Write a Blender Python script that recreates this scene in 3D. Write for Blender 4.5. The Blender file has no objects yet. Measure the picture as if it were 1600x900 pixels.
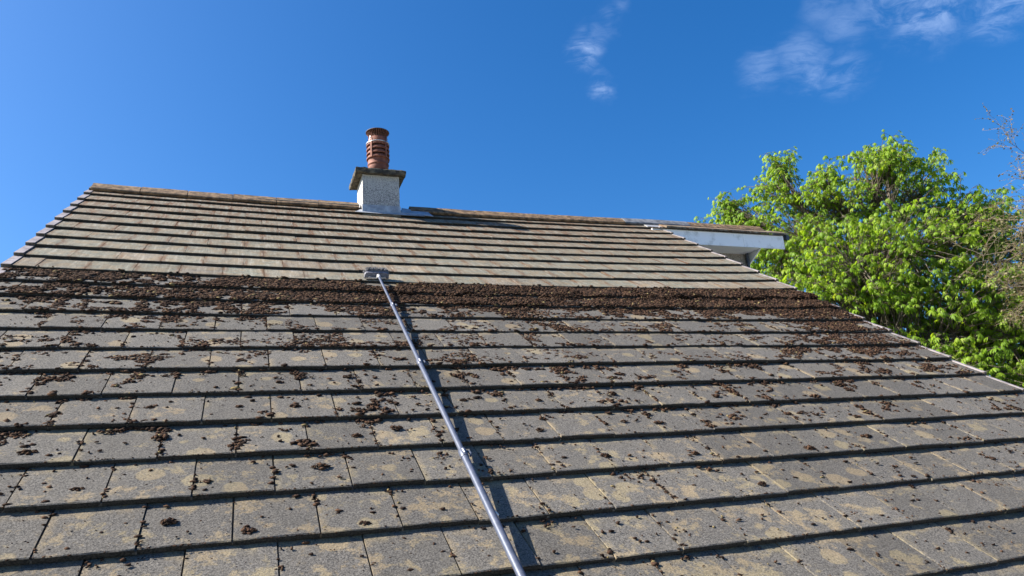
import bpy, math, random
import numpy as np
from mathutils import Matrix, Vector
S = bpy.context.scene
COL = S.collection
R_ = random.Random(7)
rng = np.random.default_rng(11)

# ------------------------------------------------------------------ frame of the roof
H = 6.4                                   # height of the top course above the ground
TH = math.radians(33.0)                   # roof pitch
CT, ST = math.cos(TH), math.sin(TH)
UN = 0.30                                 # one tile width in metres
G = 0.9933                                # gauge in tile widths
WU = 22.5644                              # roof width in tile widths
T = 0.078                                # tile thickness in tile widths
SV = np.array([-22., -15., -10., -5., 1.]); SA = np.array([.08, .001, .144, .1685, .107])
def sag(u, v):                            # the old roof sags a little between its verges
    x = np.clip(np.asarray(u) / WU, 0, 1)
    return -np.interp(v, SV, SA) * 4 * x * (1 - x)
def rw(u, v, n):                          # roof coordinates -> world
    u, v, n = np.asarray(u, float), np.asarray(v, float), np.asarray(n, float)
    return np.stack(np.broadcast_arrays(u * UN, (v * CT - n * ST) * UN, (v * ST + n * CT) * UN + H), -1)
def P(u, v, n): return Vector(rw(u, v, n).tolist())

# ------------------------------------------------------------------ camera
RW = ((0.9381667835, -0.3390890135, -0.0697260872), (-0.0243399202, -0.2655251834, 0.9637966307), (-0.3453268808, -0.9025048576, -0.2573603068))
cam = bpy.data.cameras.new('camera'); co = bpy.data.objects.new('camera', cam); COL.objects.link(co)
m = Matrix.Identity(4)
for i in range(3):
    for j in range(3): m[i][j] = RW[j][i]
m.translation = (1.5775129, -7.8164708, H - 3.1216492)
co.matrix_world = m
cam.sensor_width = 36; cam.lens = 1125.96 / 1600 * 36; cam.clip_start = .05; cam.clip_end = 6000
S.camera = co

# ------------------------------------------------------------------ light and exposure
SUN = Vector((-0.741, 0.207, 0.639)).normalized()
S.view_settings.view_transform = 'Standard'; S.view_settings.look = 'None'
S.view_settings.exposure = 1.6; S.view_settings.gamma = 1.0
sl = bpy.data.lights.new('sun', 'SUN'); sl.energy = 5.0; sl.angle = math.radians(.53); sl.color = (1.0, .94, .84)
so = bpy.data.objects.new('sun', sl); COL.objects.link(so); so.location = (-30, 14, 40)
so.rotation_euler = SUN.to_track_quat('Z', 'Y').to_euler()

# ------------------------------------------------------------------ node helper
class NT:
    def __init__(s, tree): s.t = tree; s.n = tree.nodes; s.l = tree.links
    def put(s, sock, v):
        if v is None: return
        if isinstance(v, bpy.types.NodeSocket): s.l.new(v, sock)
        elif isinstance(v, (tuple, list)) and sock.type == 'RGBA' and len(v) == 3: sock.default_value = (*v, 1)
        else: sock.default_value = v
    def new(s, typ, ins=None, **kw):
        n = s.n.new(typ)
        for k, v in kw.items(): setattr(n, k, v)
        for k, v in (ins or {}).items(): s.put(n.inputs[k], v)
        return n
    def math(s, op, a, b=None, c=None, clamp=False):
        n = s.new('ShaderNodeMath', operation=op, use_clamp=clamp)
        for i, v in enumerate((a, b, c)): s.put(n.inputs[i], v)
        return n.outputs[0]
    def vmath(s, op, a, b=None, out=0):
        n = s.new('ShaderNodeVectorMath', operation=op)
        s.put(n.inputs[0], a); s.put(n.inputs[1], b)
        return n.outputs[out]
    def mr(s, v, a, b, c=0.0, d=1.0):
        n = s.new('ShaderNodeMapRange', interpolation_type='SMOOTHSTEP')
        for k, x in zip(('Value', 'From Min', 'From Max', 'To Min', 'To Max'), (v, a, b, c, d)): s.put(n.inputs[k], x)
        return n.outputs[0]
    def noise(s, vec, scale, detail=2.0, rough=.5, out='Fac', dist=0.0):
        return s.new('ShaderNodeTexNoise', {'Vector': vec, 'Scale': scale, 'Detail': detail, 'Roughness': rough, 'Distortion': dist}).outputs[out]
    def mix(s, f, a, b, blend='MIX'):
        n = s.new('ShaderNodeMix', data_type='RGBA', blend_type=blend)
        s.put(n.inputs[0], f); s.put(n.inputs[6], a); s.put(n.inputs[7], b)
        return n.outputs[2]
def material(name, rough=.8):
    mt = bpy.data.materials.new(name); mt.use_nodes = True
    g = NT(mt.node_tree); b = mt.node_tree.nodes['Principled BSDF']; b.inputs['Roughness'].default_value = rough
    return mt, g, b
def geom(g): return g.new('ShaderNodeNewGeometry').outputs['Position']

# ------------------------------------------------------------------ sky
w = bpy.data.worlds.new('World'); S.world = w; w.use_nodes = True
g = NT(w.node_tree); bg = w.node_tree.nodes['Background']
sky = g.new('ShaderNodeTexSky', sky_type='NISHITA', sun_disc=False)
sky.sun_elevation = math.asin(SUN.z); sky.sun_rotation = math.atan2(SUN.x, SUN.y)
sky.altitude = 0; sky.air_density = 1.0; sky.dust_density = 1.9; sky.ozone_density = 2.0
hs = g.new('ShaderNodeHueSaturation', {'Saturation': 1.23, 'Value': 1.0, 'Color': g.mix(1.0, sky.outputs[0], (.755, .93, 1.18), 'MULTIPLY')})
dirv = g.new('ShaderNodeTexCoord').outputs['Generated']
sx = g.new('ShaderNodeSeparateXYZ', {0: dirv})
zc = g.math('MAXIMUM', sx.outputs[2], .05)
pl = g.new('ShaderNodeCombineXYZ', {0: g.math('DIVIDE', sx.outputs[0], zc), 1: g.math('DIVIDE', sx.outputs[1], zc), 2: 0.0}).outputs[0]
warp = g.vmath('ADD', pl, g.vmath('SCALE', g.noise(pl, 3.0, 3.0, .6, 'Color'), None))
warp.node.inputs[1].links[0].from_node.inputs['Scale'].default_value = .35
streak = g.new('ShaderNodeMapping', {'Vector': warp, 'Rotation': (0, 0, math.radians(35)), 'Scale': (1.0, 1.7, 1.0)}).outputs[0]
cn = g.noise(streak, 7.5, 9.0, .66)
# loose wisps of fair-weather cloud, each at its own bearing in the sky
wisps = [((0.4096, 0.7381, 0.5361), .024, 1.25), ((0.4358, 0.7536, 0.4921), .018, .85), ((0.4288, 0.705, 0.5649), .020, .45), ((0.420, .717, .556), .016, .4), ((.402, .728, .555), .014, .3), ((.437, .692, .575), .016, .3), ((.427, .747, .510), .012, .35),
         ((0.6342, 0.6072, 0.4786), .036, .55), ((0.602, 0.641, 0.476), .030, .45), ((0.6626, 0.5579, 0.4997), .034, .45), ((0.7207, 0.4962, 0.4841), .050, .95), ((.69, .51, .513), .05, .8),
         ((0.765, 0.4508, 0.4599), .034, .85), ((0.652, 0.607, 0.455), .022, .55), ((0.676, 0.585, 0.449), .032, .5), ((.64, .565, .520), .03, .4)]
tot = None
for d, r, a in wisps:
    dist = g.vmath('DISTANCE', g.vmath('ADD', dirv, g.vmath('SCALE', g.vmath('SUBTRACT', g.noise(pl, 9.0, 4.0, .6, 'Color'), (.5, .5, .5)), None)), Vector(d).normalized()[:], out=1)
    dist.node.inputs[0].links[0].from_node.inputs[1].links[0].from_node.inputs['Scale'].default_value = .036
    f = g.math('MULTIPLY', g.mr(dist, r * 1.25, 0.0), a)
    tot = f if tot is None else g.math('MAXIMUM', tot, f)
cl = g.math('MULTIPLY', tot, g.mr(cn, .37, .68, .03, 1.0), clamp=True)
skyc = g.mix(g.math('MULTIPLY', cl, .30), hs.outputs[0], (6.2, 7.6, 10.2))
g.put(bg.inputs['Color'], skyc); bg.inputs['Strength'].default_value = .055

# ------------------------------------------------------------------ mesh and object helpers
def np_mesh(name, v, f, mat=None, smooth=False):
    v = np.asarray(v, np.float32); f = np.asarray(f, np.int32)
    me = bpy.data.meshes.new(name); k = f.shape[1]
    me.vertices.add(len(v)); me.vertices.foreach_set('co', v.ravel())
    me.loops.add(f.size); me.loops.foreach_set('vertex_index', f.ravel())
    me.polygons.add(len(f)); me.polygons.foreach_set('loop_start', np.arange(0, f.size, k, dtype=np.int32))
    me.polygons.foreach_set('loop_total', np.full(len(f), k, np.int32))
    me.update(calc_edges=True)
    if smooth: me.polygons.foreach_set('use_smooth', np.ones(len(f), bool))
    if mat: me.materials.append(mat)
    return me
class MB:
    def __init__(s): s.v = []; s.f = []; s.sm = []
    def add(s, vs, fs, smooth=False):
        o = len(s.v); s.v += [tuple(x) for x in vs]; s.f += [tuple(i + o for i in f) for f in fs]; s.sm += [smooth] * len(fs)
    def hexa(s, a):                        # eight corners: bottom four, top four
        s.add(a, [(3, 2, 1, 0), (4, 5, 6, 7), (0, 1, 5, 4), (1, 2, 6, 5), (2, 3, 7, 6), (3, 0, 4, 7)])
    def box(s, x0, x1, y0, y1, z0, z1): s.hexa([(x0, y0, z0), (x1, y0, z0), (x1, y1, z0), (x0, y1, z0), (x0, y0, z1), (x1, y0, z1), (x1, y1, z1), (x0, y1, z1)])
    def rbox(s, u0, u1, v0, v1, n0, n1):   # box in roof coordinates
        s.hexa([P(*q) for q in ((u0, v0, n0), (u1, v0, n0), (u1, v1, n0), (u0, v1, n0), (u0, v0, n1), (u1, v0, n1), (u1, v1, n1), (u0, v1, n1))])
    def tube(s, pts, rad, n=8, cap=True, smooth=True):
        pts = [Vector(p) for p in pts]; rings = []
        up = Vector((0, 0, 1))
        d0 = (pts[1] - pts[0]).normalized()
        if abs(d0.z) > .9: up = Vector((1, 0, 0))
        vs = []
        for i, p in enumerate(pts):
            d = (pts[min(i + 1, len(pts) - 1)] - pts[max(i - 1, 0)]).normalized()
            a = d.cross(up).normalized(); b = a.cross(d)
            r = rad[i] if isinstance(rad, (list, tuple)) else rad
            for k in range(n):
                t = 2 * math.pi * k / n
                vs.append(p + (a * math.cos(t) + b * math.sin(t)) * r)
        fs = [(i * n + k, i * n + (k + 1) % n, (i + 1) * n + (k + 1) % n, (i + 1) * n + k) for i in range(len(pts) - 1) for k in range(n)]
        s.add(vs, fs, smooth)
        if cap: s.add(vs[:n], [tuple(range(n))]); s.add(vs[-n:], [tuple(reversed(range(n)))])
    def lathe(s, prof, c, n=28, a0=0.0, a1=2 * math.pi, smooth=True):
        full = abs(a1 - a0 - 2 * math.pi) < 1e-6; m_ = n if full else n + 1
        vs = [(c[0] + r * math.cos(a0 + (a1 - a0) * k / n), c[1] + r * math.sin(a0 + (a1 - a0) * k / n), c[2] + z) for r, z in prof for k in range(m_)]
        s.add(vs, [(i * m_ + k, i * m_ + (k + 1) % m_, (i + 1) * m_ + (k + 1) % m_, (i + 1) * m_ + k) for i in range(len(prof) - 1) for k in range(n)], smooth)
    def mesh(s, name, mat=None):
        me = bpy.data.meshes.new(name); me.from_pydata(s.v, [], s.f); me.polygons.foreach_set('use_smooth', s.sm)
        if mat: me.materials.append(mat)
        me.update(); return me
WM = {}
def link(name, data, parent=None, mw=None):
    o = bpy.data.objects.new(name, data); COL.objects.link(o); mw = mw or Matrix.Identity(4); WM[o.name] = mw
    if parent: o.parent = parent; o.matrix_basis = WM[parent.name].inverted() @ mw
    else: o.matrix_basis = mw
    return o
def tag(o, label=None, cat=None, group=None, kind=None):
    for k, v in (('label', label), ('category', cat), ('group', group), ('kind', kind)):
        if v: o[k] = v
    return o
def thing(name, loc, label, cat): return tag(link(name, None, None, Matrix.Translation(loc)), label, cat)
def uvset(me, fn):
    uv = me.uv_layers.new(name='UVMap'); li = np.empty(len(me.loops), np.int32); me.loops.foreach_get('vertex_index', li)
    c = np.empty(len(me.vertices) * 3, np.float32); me.vertices.foreach_get('co', c); c = c.reshape(-1, 3)
    uv.data.foreach_set('uv', fn(c)[li].astype(np.float32).ravel())

# ------------------------------------------------------------------ materials
def tile_material(name, cleaned):
    mt, g, b = material(name, .9)
    pos = geom(g); uv = g.new('ShaderNodeSeparateXYZ', {0: g.new('ShaderNodeUVMap').outputs[0]})
    ux, uy = uv.outputs[0], uv.outputs[1]
    rnd = g.new('ShaderNodeObjectInfo').outputs['Random']
    gr = g.noise(pos, 135, 3.0, .75); gr2 = g.noise(pos, 620, 1.0, .5)
    grain = g.mr(g.math('ADD', g.math('MULTIPLY', gr, .65), g.math('MULTIPLY', gr2, .35)), .36, .64)
    blot = g.noise(pos, 11, 4, .6)
    px = g.new('ShaderNodeSeparateXYZ', {0: pos})
    if not cleaned:
        base = g.mix(grain, (.019, .0175, .0165), (.170, .156, .138))
        base = g.mix(g.mr(blot, .35, .7, 0, .35), base, (.088, .079, .066))
        wob = g.vmath('ADD', pos, g.vmath('SCALE', g.noise(pos, 14, 3, .6, 'Color'), None)); wob.node.inputs[1].links[0].from_node.inputs['Scale'].default_value = .055
        vo = g.new('ShaderNodeTexVoronoi', {'Vector': wob, 'Scale': 6.2, 'Randomness': 1.0})
        vr = g.new('ShaderNodeSeparateColor', {0: vo.outputs['Color']})
        rad = g.mr(vr.outputs[0], .25, 1.0, .04, .38)
        spot = g.math('MULTIPLY', g.mr(g.math('SUBTRACT', rad, vo.outputs['Distance']), -.02, .05), g.math('GREATER_THAN', vr.outputs[0], .36))
        low = g.mr(px.outputs[1], -2.6, -5.4, .0, 1.0)                  # lichen has spread furthest on the lowest courses
        pat = g.noise(pos, 8.5, 7, .74)
        thr = g.math('SUBTRACT', g.math('SUBTRACT', .64, g.math('MULTIPLY', low, .10)), g.mr(px.outputs[0], .5, 4.5, 0, .025))
        thr = g.math('ADD', thr, g.mr(px.outputs[0], 3.2, 5.0, 0, .045))
        patch = g.mr(g.math('SUBTRACT', pat, thr), -.02, .06)
        jn = g.noise(pos, 9, 4, .6)
        edge = g.math('MULTIPLY', g.mr(ux, -.36, -.5), g.mr(jn, .44, .58))
        top = g.math('MULTIPLY', g.mr(uy, .74, .93), g.mr(jn, .46, .6))
        lich = g.math('MAXIMUM', g.math('MAXIMUM', patch, g.math('MULTIPLY', spot, .95)), g.math('MULTIPLY', g.math('MAXIMUM', edge, top), .85))
        brk = g.mr(g.noise(pos, 130, 3, .7), .36, .56)
        lich = g.math('MULTIPLY', g.math('MULTIPLY', lich, g.math('ADD', .45, g.math('MULTIPLY', brk, .55))), .82)
        lc = g.mix(g.mr(g.noise(pos, 3.3, 2, .5), .4, .62), (.29, .218, .128), (.275, .222, .128))
        col = g.mix(lich, base, g.mix(grain, g.mix(.6, lc, (.06, .05, .035)), lc))
    else:
        base = g.mix(grain, (.068, .063, .055), (.275, .250, .207))
        base = g.mix(1.0, base, g.mix(g.mr(g.math('FRACT', g.math('MULTIPLY', rnd, 17.3)), .1, .9), (.94, 1.02, .96), (1.05, .98, .92)), 'MULTIPLY')
        base = g.mix(g.mr(blot, .40, .64, 0, .6), base, (.195, .138, .078))
        st = g.new('ShaderNodeMapping', {'Vector': pos, 'Scale': (26, 5, 5)}).outputs[0]
        sn = g.noise(st, 1.0, 4, .65)
        joint = g.math('MAXIMUM', g.mr(ux, -.30, -.49), g.mr(ux, .36, .49))
        up = g.mr(px.outputs[1], -1.9, .1, 0, .75)
        stain = g.math('MULTIPLY', g.math('ADD', g.math('MULTIPLY', joint, .9), up, clamp=True), g.mr(sn, .36, .60))
        base = g.mix(stain, base, (.105, .050, .022))
        sv_ = g.noise(g.new('ShaderNodeMapping', {'Vector': pos, 'Scale': (42, 3.2, 3.2)}).outputs[0], 1.0, 5, .7)
        base = g.mix(g.mr(sv_, .50, .68, 0, .5), base, (.33, .30, .25)); base = g.mix(g.mr(sv_, .46, .30, 0, .55), base, (.085, .070, .050))
        col = g.mix(g.math('MULTIPLY', g.mr(g.noise(pos, 9, 6, .75), .50, .66), .6), base, (.062, .056, .043))
    tint = g.math('ADD', .84, g.math('MULTIPLY', rnd, .36))
    colv = g.vmath('SCALE', col); g.put(colv.node.inputs['Scale'], tint)
    g.put(b.inputs['Base Color'], colv)
    b.inputs['Specular IOR Level'].default_value = .25
    bp = g.new('ShaderNodeBump', {'Strength': .75, 'Distance': .0035, 'Height': g.math('ADD', gr, g.math('MULTIPLY', gr2, .4))})
    g.put(b.inputs['Normal'], bp.outputs[0])
    return mt
M_DIRTY = tile_material('mossy_concrete_tile', False); M_CLEAN = tile_material('cleaned_concrete_tile', True)
M_NOSE = None
def simple(name, c1, c2, scale, rough=.8, bump=0.0, bscale=None, metal=0.0, lo=.35, hi=.65, detail=4, spec=.4):
    mt, g, b = material(name, rough); pos = geom(g)
    g.put(b.inputs['Base Color'], g.mix(g.mr(g.noise(pos, scale, detail, .62), lo, hi), c1, c2))
    b.inputs['Metallic'].default_value = metal; b.inputs['Specular IOR Level'].default_value = spec
    if bump: g.put(b.inputs['Normal'], g.new('ShaderNodeBump', {'Strength': bump, 'Distance': .004, 'Height': g.noise(pos, bscale or scale, 3, .6)}).outputs[0])
    return mt
M_MOSS = None
mt, g, b = material('dry_moss', 1.0); pos = geom(g)
mc = g.mix(g.mr(g.noise(pos, 38, 4, .7), .36, .64), (.010, .0065, .005), (.060, .034, .022))
tn = g.new('ShaderNodeAttribute', attribute_name='tone').outputs['Fac']
mc = g.mix(g.mr(tn, .55, 1.0, 0, .75), mc, (.092, .052, .031)); mc = g.mix(g.mr(tn, .25, .0, 0, .85), mc, (.016, .012, .010))
mc = g.mix(g.math('MULTIPLY', g.math('GREATER_THAN', tn, .98), .8), mc, (.17, .135, .062))
g.put(b.inputs['Base Color'], mc); b.inputs['Specular IOR Level'].default_value = .1; M_MOSS = mt
M_VERGE = simple('pale_verge_plastic', (.15, .13, .13), (.26, .23, .23), 14, .55, .2, 90)
M_RIDGE = simple('weathered_ridge_concrete', (.060, .036, .020), (.215, .135, .072), 16, .9, .6, 160)
M_MORTAR = simple('dark_mortar', (.05, .045, .04), (.13, .11, .09), 40, .95, .8, 120)
M_NOSE = simple('shade_dark_nose', (.010, .010, .009), (.050, .045, .038), 150, .95, .8, 200)  # near-black colour that paints shade onto the tile noses
M_DECK = simple('dark_felt', (.02, .02, .02), (.035, .033, .03), 20, .95)
M_LEAD = simple('lead_sheet', (.24, .26, .30), (.42, .44, .48), 12, .5, .2, 30, .35)
M_LEAD2 = simple('dull_lead', (.09, .095, .105), (.20, .205, .215), 12, .6, .2, 30, .2)
M_SLAB = simple('mossy_capstone', (.035, .032, .028), (.15, .125, .085), 22, .95, .9, 90, lo=.4, hi=.7)
M_POT = simple('terracotta', (.135, .045, .028), (.225, .082, .050), 18, .75, .25, 120)
M_SOOT = simple('sooty_wire', (.035, .025, .022), (.10, .05, .035), 40, .7)
M_RUST = simple('rusty_red_wire', (.085, .03, .022), (.20, .07, .045), 40, .7)
M_BAND = simple('galvanised_strap', (.35, .34, .34), (.6, .58, .57), 25, .4, 0, None, .7)
M_WHITE = simple('white_fascia_paint', (.66, .66, .65), (.87, .87, .88), 9, .45, .05, 60, lo=.28, hi=.5)
M_SOFFIT = simple('white_soffit_paint', (.80, .80, .80), (.85, .85, .84), 6, .5)
M_POLE = simple('anodised_pole', (.066, .078, .112), (.092, .103, .142), 30, .42, .08, 200, .25)
M_POLE2 = simple('pale_pole_section', (.078, .09, .125), (.10, .112, .15), 30, .40, .08, 200, .25)
M_CLAMP = simple('dark_clamp_plastic', (.035, .04, .055), (.07, .08, .105), 30, .4)
M_BRISTLE = simple('grey_bristle', (.05, .05, .055), (.27, .26, .27), 160, .8)
M_BLOCK = simple('grey_brush_block', (.10, .10, .125), (.17, .17, .20), 60, .6)
M_METAL = simple('bright_bracket', (.62, .60, .60), (.80, .78, .76), 40, .3, 0, None, .6)
M_BARK = simple('brown_bark', (.07, .055, .04), (.16, .13, .10), 20, .95, .8, 40)
M_TWIG = simple('pale_twig_bark', (.12, .09, .062), (.24, .19, .14), 12, .9)
M_PAVE = simple('pale_bounce_paving', (.30, .29, .27), (.42, .40, .37), 3, .9)
M_GRASS = simple('lawn', (.035, .06, .015), (.07, .11, .03), 1.3, .95)
mt, g, b = material('pebbledash', .95); pos = geom(g)
vo = g.new('ShaderNodeTexVoronoi', {'Vector': pos, 'Scale': 135.0})
vr = g.new('ShaderNodeSeparateColor', {0: vo.outputs['Color']})
zz = g.new('ShaderNodeSeparateXYZ', {0: pos}).outputs[2]
dark = g.math('GREATER_THAN', vr.outputs[0], g.mr(g.math('ADD', zz, g.math('MULTIPLY', g.noise(pos, 7, 3, .6), .3)), H + .15, H + .72, .42, .95))
g.put(b.inputs['Base Color'], g.mix(dark, g.mix(vr.outputs[1], (.36, .355, .35), (.54, .53, .51)), g.mix(vr.outputs[2], (.16, .16, .165), (.33, .32, .32))))
g.put(b.inputs['Normal'], g.new('ShaderNodeBump', {'Strength': .9, 'Distance': .006, 'Height': g.math('SUBTRACT', 1.0, vo.outputs['Distance'])}).outputs[0])
M_DASH = mt
M_DASH2 = simple('brown_render', (.16, .14, .12), (.30, .27, .24), 60, .95, .8, 80)
def leaf_material(name, cols, trans):
    mt, g, b = material(name, .5); pos = geom(g)
    rnd = g.new('ShaderNodeAttribute', attribute_name='tone').outputs['Fac']
    ramp = g.new('ShaderNodeValToRGB', {0: rnd}); e = ramp.color_ramp.elements
    e[0].position = 0; e[0].color = (*cols[0], 1); e[1].position = 1; e[1].color = (*cols[-1], 1)
    for i, c in enumerate(cols[1:-1]): x = e.new((i + 1) / (len(cols) - 1)); x.color = (*c, 1)
    col = ramp.outputs[0]
    g.put(b.inputs['Base Color'], col); b.inputs['Specular IOR Level'].default_value = .3
    tr = g.new('ShaderNodeBsdfTranslucent', {'Color': g.mix(1.0, col, (1.45, 1.35, .5), 'MULTIPLY')})
    mx = g.new('ShaderNodeMixShader', {0: trans, 1: b.outputs[0], 2: tr.outputs[0]})
    g.put(mt.node_tree.nodes['Material Output'].inputs[0], mx.outputs[0]); return mt
M_LEAF = leaf_material('chestnut_leaf', [(.085, .16, .014), (.165, .285, .024), (.24, .36, .034), (.32, .40, .06)], .60)
M_BUD = leaf_material('opening_bud', [(.10, .075, .035), (.17, .135, .06), (.16, .17, .05)], .3)

# ------------------------------------------------------------------ ground
mb = MB(); mb.box(-3000, 3000, -3000, 3000, -.5, 0)
tag(link('ground', mb.mesh('ground', M_GRASS)), 'lawn around the house, far below the roof', 'ground', kind='structure')

mb = MB(); mb.box(-14, 22, -26, -.5, -.3, .004); mb.box(8.9, 12.0, -.5, 9, -.3, .004)  # paving added out of view, bounces light onto fascia and chimney
tag(link('bounce_paving', mb.mesh('bounce_paving', M_PAVE)), 'pale paving added out of view to bounce light up to the house', 'bounce_paving', kind='structure')

# ------------------------------------------------------------------ house
house = thing('house', (3.38, .25, 0), 'house with a half cleaned grey concrete tiled roof and one chimney', 'house')
def part(name, me, mw=None, label=None, parent=None):
    o = link(name, me, parent or house, mw)
    if label: o['label'] = label
    return o
YR = P(0, .98, 0).y                        # ridge line
ZA = P(0, .98, 0).z
# walls
mb = MB(); e0 = P(0, -22.5, 0)
for x0, x1 in ((.10, .32), (6.42, 6.64)):
    yb = 2 * YR - e0.y; zl = e0.z - .16
    a = [(x0, e0.y, 0), (x0, yb, 0), (x0, yb, zl), (x0, YR, ZA - .2), (x0, e0.y, zl)]; c = [(x1, q[1], q[2]) for q in a]
    mb.add(a + c, [(0, 1, 2, 3, 4), (9, 8, 7, 6, 5)] + [(i, i + 5, (i + 1) % 5 + 5, (i + 1) % 5) for i in range(5)])
part('wall', mb.mesh('gable_wall', M_DASH2))
mb = MB(); mb.box(.33, 6.41, e0.y, e0.y + .25, 0, e0.z - .2); mb.box(.33, 6.41, 2 * YR - e0.y - .25, 2 * YR - e0.y, 0, e0.z - .2); part('wall', mb.mesh('long_wall', M_DASH2))
# sheet under the tiles (follows the sag), and the rear slope
us = np.linspace(.04, WU - .04, 25); vs = np.linspace(-24.2, .93, 26)
gu, gv = np.meshgrid(us, vs); top = rw(gu, gv, sag(gu, gv) - .155).reshape(-1, 3); bot = rw(gu, gv, sag(gu, gv) - .40).reshape(-1, 3)
nu, nv = len(us), len(vs); q = []
for j in range(nv - 1):
    for i in range(nu - 1):
        a = j * nu + i; q.append((a, a + 1, a + nu + 1, a + nu)); k = a + nu * nv; q.append((k + nu, k + nu + 1, k + 1, k))
N = nu * nv
for i in range(nu - 1): q += [(i + N, i + 1 + N, i + 1, i), ((nv - 1) * nu + i, (nv - 1) * nu + i + 1, (nv - 1) * nu + i + 1 + N, (nv - 1) * nu + i + N)]
for j in range(nv - 1): q += [(j * nu, (j + 1) * nu, (j + 1) * nu + N, j * nu + N), (j * nu + nu - 1 + N, (j + 1) * nu + nu - 1 + N, (j + 1) * nu + nu - 1, j * nu + nu - 1)]
part('roof_deck', np_mesh('roof_deck', np.vstack([top, bot]), q, M_DECK))
mb = MB()
for k in range(25):                        # rear slope: stepped courses
    v1 = .9 - k; a = P(0, v1, -.12 if k else -.1); c = P(0, v1 - 1.1, -.05)
    f = lambda y: 2 * YR + .004 - y
    x0, x1 = (.0, WU * UN) if k > 2 else (0., 8.62)
    mb.hexa([(x0, f(c.y), c.z - .05), (x1, f(c.y), c.z - .05), (x1, f(a.y), a.z - .05), (x0, f(a.y), a.z - .05), (x0, f(c.y), c.z), (x1, f(c.y), c.z), (x1, f(a.y), a.z), (x0, f(a.y), a.z)])
part('rear_roof', mb.mesh('rear_roof', M_CLEAN))

# ---- roof tiles
def tile_mesh(name, mat, seed, w0=-.489, w1=.489, lip=-.036):
    r = random.Random(seed); t = T
    xs = np.linspace(w0, w1, 7); ys = [0.0, .016, .34, .68, 1.0, 1.235]
    v = []; f = []
    jit = [r.uniform(-.006, .006) for _ in xs]
    for j, y in enumerate(ys):
        for i, x in enumerate(xs):
            z = (-.009 + r.uniform(-.004, .002)) if j == 0 else r.uniform(-.0025, .0025)
            v.append((x, y + (jit[i] if j < 2 else 0), z))
    n = len(xs)
    f += [(j * n + i, j * n + i + 1, (j + 1) * n + i + 1, (j + 1) * n + i) for j in range(len(ys) - 1) for i in range(n - 1)]
    o = len(v)
    for i, x in enumerate(xs): v.append((x, .014 + jit[i] + r.uniform(-.004, .004), -t))
    f += [(o + i, o + i + 1, i + 1, i) for i in range(n - 1)]
    b = len(v); v += [(w0, 1.235, -t), (w1, 1.235, -t)]; e = (len(ys) - 1) * n
    f += [(o, *[j * n for j in range(len(ys))], b), (o + n - 1, b + 1, *[j * n + n - 1 for j in reversed(range(len(ys)))])]
    f += [(o, b, b + 1, *[o + i for i in reversed(range(1, n))]), (b, *[e + i for i in range(n)], b + 1)]
    # lower interlocking lip that closes the joint beside the next tile
    c = len(v)
    for y in (.012, 1.2):
        v += [(w1 - .02, y, -t + .004), (w1 + .022, y, -t + .004), (w1 + .022, y, lip), (w1 - .02, y, lip)]
    f += [(c, c + 1, c + 2, c + 3), (c + 7, c + 6, c + 5, c + 4), (c + 3, c + 2, c + 6, c + 7), (c + 1, c + 5, c + 6, c + 2)]
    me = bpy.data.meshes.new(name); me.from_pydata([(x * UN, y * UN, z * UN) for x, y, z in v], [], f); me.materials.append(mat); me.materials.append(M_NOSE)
    for i in range(30, 36): me.polygons[i].material_index = 1      # shade of the nose front, painted in as a near-black colour
    me.update(); uvset(me, lambda c_: np.stack([c_[:, 0] / UN, c_[:, 1] / UN / G], -1)); return me
NV = 8
MESH = {(m_, i): tile_mesh('roof_tile', mt_, i * 2 + m_) for m_, mt_ in ((0, M_CLEAN), (1, M_DIRTY)) for i in range(NV)}
for i in range(NV): MESH[0, i] = tile_mesh('roof_tile', M_CLEAN, 100 + i, -.4945, .4945, -.022)
def roof_frame(u, v, du=0, dv=0):          # orientation of something lying on the sagging roof
    s0 = float(sag(u, v)); a = float(sag(u + .3, v) - sag(u - .3, v)) / .6
    ex = (P(1, 0, a + du) - P(0, 0, 0)).normalized(); ey = (P(0, 1, dv) - P(0, 0, 0)).normalized()
    ez = ex.cross(ey).normalized(); ey = ez.cross(ex)
    return ex, ey, ez, s0
def frame_mat(ex, ey, ez, p): return Matrix(((ex.x, ey.x, ez.x, p.x), (ex.y, ey.y, ez.y, p.y), (ex.z, ey.z, ez.z, p.z), (0, 0, 0, 1)))
tiles = []
KMAX = 24
CAPL, CAPR = .21, .13
for k in range(KMAX + 1):
    off = .17 if k % 2 == 0 else .67
    edges = [CAPL] + [x for x in np.arange(off, WU, 1.0) if x > CAPL + .12 and x < WU - CAPR - .1] + [WU - CAPR]
    for a, b_ in zip(edges[:-1], edges[1:]):
        u = (a + b_) / 2; v = -k * G + R_.uniform(-1, 1) * (.015 if k > 9 else .010)
        lift = .035 * max(0, (u - (WU - 1.3)) / 1.3)
        ex, ey, ez, s0 = roof_frame(u, v, R_.uniform(-.006, .006) + lift, -T / G * 1.03 + R_.uniform(-.005, .005))
        yaw = R_.uniform(-.006, .006); ex = (ex + ey * yaw).normalized(); ey = ez.cross(ex)
        p = P(u, v, s0 + R_.uniform(-1, 1) * (.012 if k > 9 else .006) + lift * .5)
        mw = frame_mat(ex, ey, ez, p)
        me = MESH[(0 if k <= 9 else 1, R_.randrange(NV))]
        if b_ - a < .985: mw = mw @ Matrix.Diagonal((max(.1, (b_ - a)) / 1.0, 1, 1, 1))
        tiles.append((k, u, me, mw))
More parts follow.
